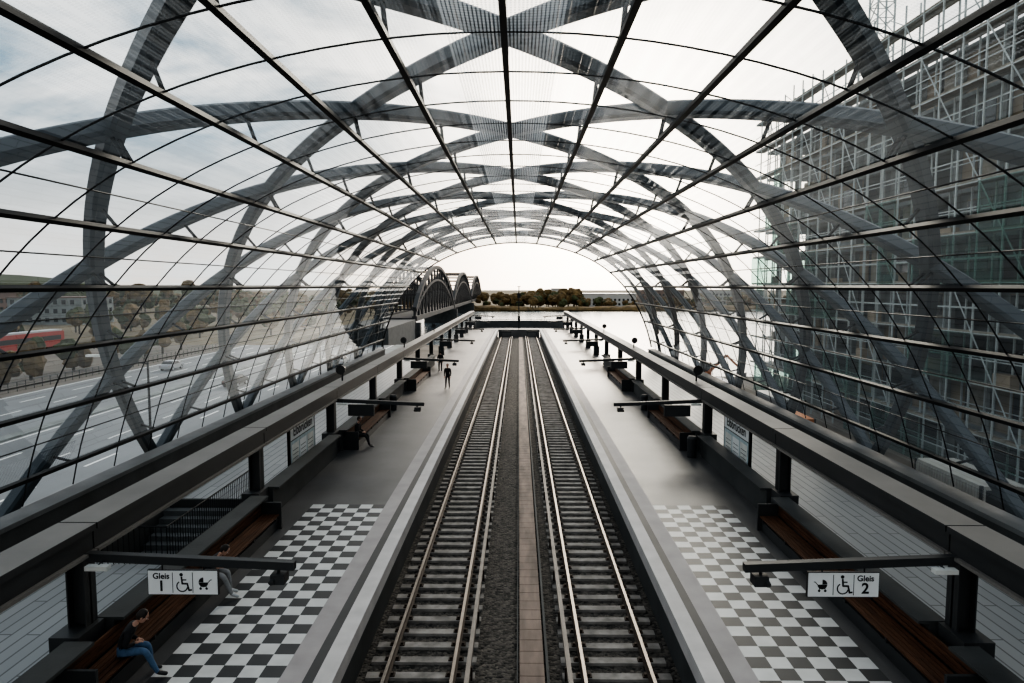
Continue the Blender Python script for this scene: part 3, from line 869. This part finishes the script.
# ------------------------------------------------------------------ construction site on the right
def scaffolded(x0, x1, y0, y1, z1, seed=0):
    rnd = random.Random(seed)
    par = empty('scaffolded_building')
    mb = MB(); FH = 3.3
    nf = int((z1-GZ)/FH)
    mb.box(x0+6, x1, y0+1, y1-1, GZ, z1-1.5, 0)
    for f in range(nf+1):
        z = GZ+f*FH; mb.box(x0+1.3, x1+0.5, y0, y1, z-0.28, z, 1)
    y = y0+0.3
    while y < y1-0.3:
        mb.box(x0+1.5, x0+1.9, y, y+0.4, GZ, z1-1.5, 1); y += 4.8
    for f in range(nf):
        z = GZ+f*FH; y = y0+0.7
        while y < y1-5:
            r = rnd.random()
            if r < 0.30:
                mb.box(x0+2.0, x0+2.2, y, y+4.8, z, z+FH-0.28, 3)
                mb.box(x0+1.94, x0+2.0, y+1.1, y+3.7, z+0.8, z+2.6, 4); mb.box(x0+1.90, x0+1.94, y+1.2, y+2.35, z+0.9, z+2.5, 2); mb.box(x0+1.90, x0+1.94, y+2.45, y+3.6, z+0.9, z+2.5, 2)
            elif r < 0.48:
                mb.box(x0+2.0, x0+2.2, y, y+2.4, z, z+FH-0.28, 4); mb.box(x0+2.0, x0+2.2, y+3.2, y+4.8, z, z+FH-0.28, 5)
            elif r < 0.65:
                mb.box(x0+2.0, x0+2.2, y, y+4.8, z, z+1.0, 3)
            elif r < 0.78:
                mb.box(x0+2.0, x0+2.2, y, y+4.8, z, z+FH-0.28, 5); mb.box(x0+1.97, x0+2.0, y+1.2, y+3.6, z+0.9, z+2.5, 2)
            if rnd.random() < 0.3:
                yy = y+rnd.uniform(0, 3); mb.box(x0+0.2, x0+0.8, yy, yy+rnd.uniform(.6, 1.6), z+0.02, z+rnd.uniform(.4, 1.0), rnd.choice((4, 5, 3)))
            y += 4.8
    mb.make('structure', [M['bwall'], M['bslab'], M['window'], M['bslab'], M['scplank'], M['bwarm']], par)
    mb = MB(); DY = 2.4; DZ = 1.65
    for xx in (x0-0.15, x0+0.95):
        y = y0
        while y <= y1+0.01: mb.tube((xx, y, GZ), (xx, y, z1+1.5+rnd.uniform(-1, 1)), 0.075, 4); y += DY
        z = GZ+DZ
        while z < z1+1.0: mb.tube((xx, y0, z), (xx, y1, z), 0.05, 4); z += DZ if xx < x0 else 2*DZ
    z = GZ+2*DZ; i = 0
    while z < z1+1.0:
        mb.box(x0-0.1, x0+0.9, y0, y1, z-0.06, z, 1)
        mb.box(x0-0.17, x0-0.12, y0, y1, z, z+0.18, 1)
        y = y0
        while y <= y1+0.01: mb.tube((x0-0.15, y, z), (x0+0.95, y, z), 0.035, 4); y += DY
        y = y0+(i % 3)*DY
        while y+DY <= y1: mb.tube((x0-0.18, y, z), (x0-0.18, y+DY, min(z+2*DZ, z1+1.5)), 0.045, 4); y += 3*DY
        z += 2*DZ; i += 1
    mb.make('scaffolding', [M['scaf'], M['scplank']], par)
    mb = MB()
    for f in range(nf-1):
        y = y0
        while y < y1-DY:
            if rnd.random() < 0.30:
                wd_ = DY*rnd.choice((1, 2, 3)); wd_ = min(wd_, y1-y)
                mb.quad((x0-0.3, y, GZ+f*FH), (x0-0.3, y+wd_, GZ+f*FH), (x0-0.3, y+wd_, GZ+(f+1)*FH), (x0-0.3, y, GZ+(f+1)*FH))
            y += DY*2
    mb.make('safety_netting', [M['net']], par)
scaffolded(30, 50, 26, 88, 27.0, 4)
scaffolded(32, 55, -25, 18, 24.0, 5)
def crane(x, y, H, jib_az):
    par = empty('tower_crane')
    mb = MB(); w = 1.1; z = GZ
    for a in (-w, w):
        for b in (-w, w): mb.tube((x+a, y+b, GZ), (x+a, y+b, H), 0.13, 4)
    while z < H-2:
        c = [(x-w, y-w), (x+w, y-w), (x+w, y+w), (x-w, y+w)]
        for i in range(4):
            p, q = c[i], c[(i+1) % 4]
            mb.tube((*p, z), (*q, z+2), 0.07, 4); mb.tube((*p, z+2), (*q, z+2), 0.06, 4)
        z += 2
    mb.box(x-1.4, x+1.4, y-1.4, y+1.4, H, H+0.6); mb.box(x+0.8, x+2.4, y-1, y+1, H-2, H)
    mb.tube((x, y, H), (x, y, H+7), 0.3, 4, 0, 0.1)
    d = Vector((math.cos(jib_az), math.sin(jib_az), 0)); n = Vector((-d.y, d.x, 0))
    b = Vector((x, y, H+0.8))
    for q in (-.7, .7): mb.tube(b+d*-14+n*q, b+d*45+n*q, 0.09, 4)
    mb.tube(b+Vector((0,0,1.4)), b+d*45+Vector((0,0,1.4)), 0.09, 4)
    for i in range(0, 44, 2):
        for q in (-.7, .7): mb.tube(b+d*i+n*q, b+d*(i+1)+Vector((0,0,1.4)), 0.045, 4); mb.tube(b+d*(i+1)+Vector((0,0,1.4)), b+d*(i+2)+n*q, 0.045, 4)
    mb.tube((x, y, H+7), b+d*30+Vector((0,0,1.4)), 0.05, 4); mb.tube((x, y, H+7), b-d*13, 0.05, 4)
    o = b-d*12.5; mb.box(o.x-1.3, o.x+1.3, o.y-1.3, o.y+1.3, o.z-1.8, o.z)
    mb.make('lattice_mast_and_jib', [M['scaf']], par)
crane(48.0, 94.0, 60, R(40))
def container(x, y, m, z=GZ, rz=0):
    mb = MB(); mb.box(-3, 3, -1.2, 1.2, 0, 2.6, 0)
    for i in range(24): mb.box(-2.95+i*.25, -2.83+i*.25, -1.25, 1.25, 0.15, 2.45, 0)
    mb.box(-3.02, -2.98, -1.0, 1.0, 0.2, 2.4, 1)
    for q in (-3, 2.85):
        for w_ in (-1.26, 1.12): mb.box(q, q+.15, w_, w_+.14, 0, 2.62, 1)
    o = mb.make('site_container', [m, M['beam']]); o.location = (x, y, z); o.rotation_euler = (0, 0, rz)
for (x, y, m, z, r) in ((25.3, 38, M['cream'], GZ, 1.57), (22, 56, M['orange'], GZ, 1.57), (25, 65, M['silver'], GZ, 1.57), (22, 75, M['blue'], GZ, 1.57)):
    container(x, y, m, z, r)
random.seed(5)
for k, cy in enumerate((21, 24.5, 28, 31.5, 44, 48, 61, 70, 81)):
    mb = MB(); cx = random.uniform(18.5, 20.5) if cy in (61, 70) else random.uniform(19.5, 26)
    mm = random.choice((0, 1, 2))
    for l in range(4):
        for j in range(6):
            ln = random.uniform(2.6, 3.2)
            if l % 2 == 0: mb.box(cx-ln/2, cx+ln/2, cy-1+j*.32, cy-.76+j*.32, GZ+l*.2, GZ+l*.2+.2, mm)
            else: mb.box(cx-1+j*.32, cx-.76+j*.32, cy-1.1, cy+1.1, GZ+l*.2, GZ+l*.2+.2, mm)
    mb.make('stacked_building_material', [M['scplank'], M['cream'], M['orange']])
mb = MB(); y = 15
while y < 94:
    mb.box(16.4, 16.46, y, y+3.3, GZ+0.1, GZ+2.0, 0); mb.tube((16.5, y, GZ), (16.5, y, GZ+2.1), .05, 4, 1); y += 3.4
mb.make('site_fence', [M['net'], M['scaf']])
par = empty('excavator', (23.5, 89, GZ), R(-120))
mb = MB()
for q in (-1.1, 1.1):
    mb.box(q-.3, q+.3, -1.9, 1.9, 0.12, .75, 1); mb.tube((q-.3, -1.9, .43), (q+.3, -1.9, .43), .36, 12, 1); mb.tube((q-.3, 1.9, .43), (q+.3, 1.9, .43), .36, 12, 1)
mb.box(-1.3, 1.3, -1.8, 1.4, .9, 1.9, 0); mb.box(-1.3, -.2, .2, 1.5, 1.9, 2.9, 2); mb.box(-1.25, -.25, .3, 1.4, 2.9, 3.0, 0)
mb.tube((.3, 1.2, 1.6), (.3, 3.6, 4.2), .28, 4, 0, .22); mb.tube((.3, 3.6, 4.2), (.3, 5.8, 2.2), .2, 4, 0, .14)
mb.poly([(-.3, 5.6, 2.2), (.9, 5.6, 2.2), (.9, 5.2, 1.3), (-.3, 5.2, 1.3)], 1); mb.box(-.3, .9, 5.2, 6.0, 1.2, 1.4, 1); mb.box(-.3, .9, 5.9, 6.05, 1.3, 2.1, 1)
mb.make('excavator_body', [M['orange'], M['black'], M['window']], par)

# ------------------------------------------------------------------ sky and sun
wd = bpy.data.worlds.new('overcast_sky'); scene.world = wd; wd.use_nodes = True
nt = wd.node_tree; nt.nodes.clear()
out = nt.nodes.new('ShaderNodeOutputWorld'); bg = nt.nodes.new('ShaderNodeBackground'); nt.links.new(bg.outputs[0], out.inputs[0])
tc = nt.nodes.new('ShaderNodeTexCoord'); sep = nt.nodes.new('ShaderNodeSeparateXYZ'); nt.links.new(tc.outputs['Generated'], sep.inputs[0])
rp = nt.nodes.new('ShaderNodeValToRGB'); e = rp.color_ramp.elements
e[0].position = 0.0; e[0].color = (0.92, 0.76, 0.62, 1)
e[1].position = 1.0; e[1].color = (0.10, 0.17, 0.25, 1)
q = e.new(0.08); q.color = (0.62, 0.61, 0.59, 1)
q = e.new(0.20); q.color = (0.25, 0.34, 0.41, 1)
q = e.new(0.5); q.color = (0.15, 0.235, 0.32, 1)
nt.links.new(sep.outputs['Z'], rp.inputs['Fac'])
mp = nt.nodes.new('ShaderNodeMapping'); mp.inputs['Scale'].default_value = (1.3, 1.3, 3.2); mp.inputs['Location'].default_value = (5.3, 2.2, 0.4)
nt.links.new(tc.outputs['Generated'], mp.inputs[0])
nz = nt.nodes.new('ShaderNodeTexNoise'); nz.inputs['Scale'].default_value = 2.6; nz.inputs['Detail'].default_value = 8; nz.inputs['Roughness'].default_value = 0.58; nz.inputs['Distortion'].default_value = 0.6
nt.links.new(mp.outputs[0], nz.inputs['Vector'])
cr = nt.nodes.new('ShaderNodeValToRGB'); cr.color_ramp.elements[0].position = 0.42; cr.color_ramp.elements[1].position = 0.58
nt.links.new(nz.outputs['Fac'], cr.inputs['Fac'])
mx = nt.nodes.new('ShaderNodeMix'); mx.data_type = 'RGBA'
nt.links.new(cr.outputs['Color'], mx.inputs[0]); nt.links.new(rp.outputs[0], mx.inputs[6]); mx.inputs[7].default_value = (0.80, 0.80, 0.79, 1)
sd = Vector((math.sin(R(9))*math.cos(R(10)), math.cos(R(9))*math.cos(R(10)), math.sin(R(10))))
dt = nt.nodes.new('ShaderNodeVectorMath'); dt.operation = 'DOT_PRODUCT'; dt.inputs[1].default_value = sd
nt.links.new(tc.outputs['Generated'], dt.inputs[0])
mxx = nt.nodes.new('ShaderNodeMath'); mxx.operation = 'MAXIMUM'; mxx.inputs[1].default_value = 0; nt.links.new(dt.outputs['Value'], mxx.inputs[0])
pw = nt.nodes.new('ShaderNodeMath'); pw.operation = 'POWER'; pw.inputs[1].default_value = 24; nt.links.new(mxx.outputs[0], pw.inputs[0])
gl = nt.nodes.new('ShaderNodeMix'); gl.data_type = 'RGBA'; gl.blend_type = 'ADD'; gl.inputs[0].default_value = 1; gl.clamp_result = False
vs = nt.nodes.new('ShaderNodeVectorMath'); vs.operation = 'SCALE'; vs.inputs[0].default_value = (3.0, 2.5, 2.0); nt.links.new(pw.outputs[0], vs.inputs['Scale'])
nt.links.new(mx.outputs[2], gl.inputs[6]); nt.links.new(vs.outputs[0], gl.inputs[7])
nt.links.new(gl.outputs[2], bg.inputs['Color']); bg.inputs['Strength'].default_value = 1.2
sl = bpy.data.lights.new('sun', 'SUN'); sl.energy = 1.2; sl.angle = R(14); sl.color = (1, 0.90, 0.76)
so = bpy.data.objects.new('sun', sl); scene.collection.objects.link(so); so.location = (0, 60, 60)
so.rotation_euler = (-Vector((math.sin(R(9))*math.cos(R(24)), math.cos(R(9))*math.cos(R(24)), math.sin(R(24))))).to_track_quat('-Z', 'Y').to_euler()
try:
    scene.view_settings.view_transform = 'AgX'; scene.view_settings.look = 'AgX - High Contrast'; scene.view_settings.exposure = 0.5
except Exception as ex:
    print(ex)
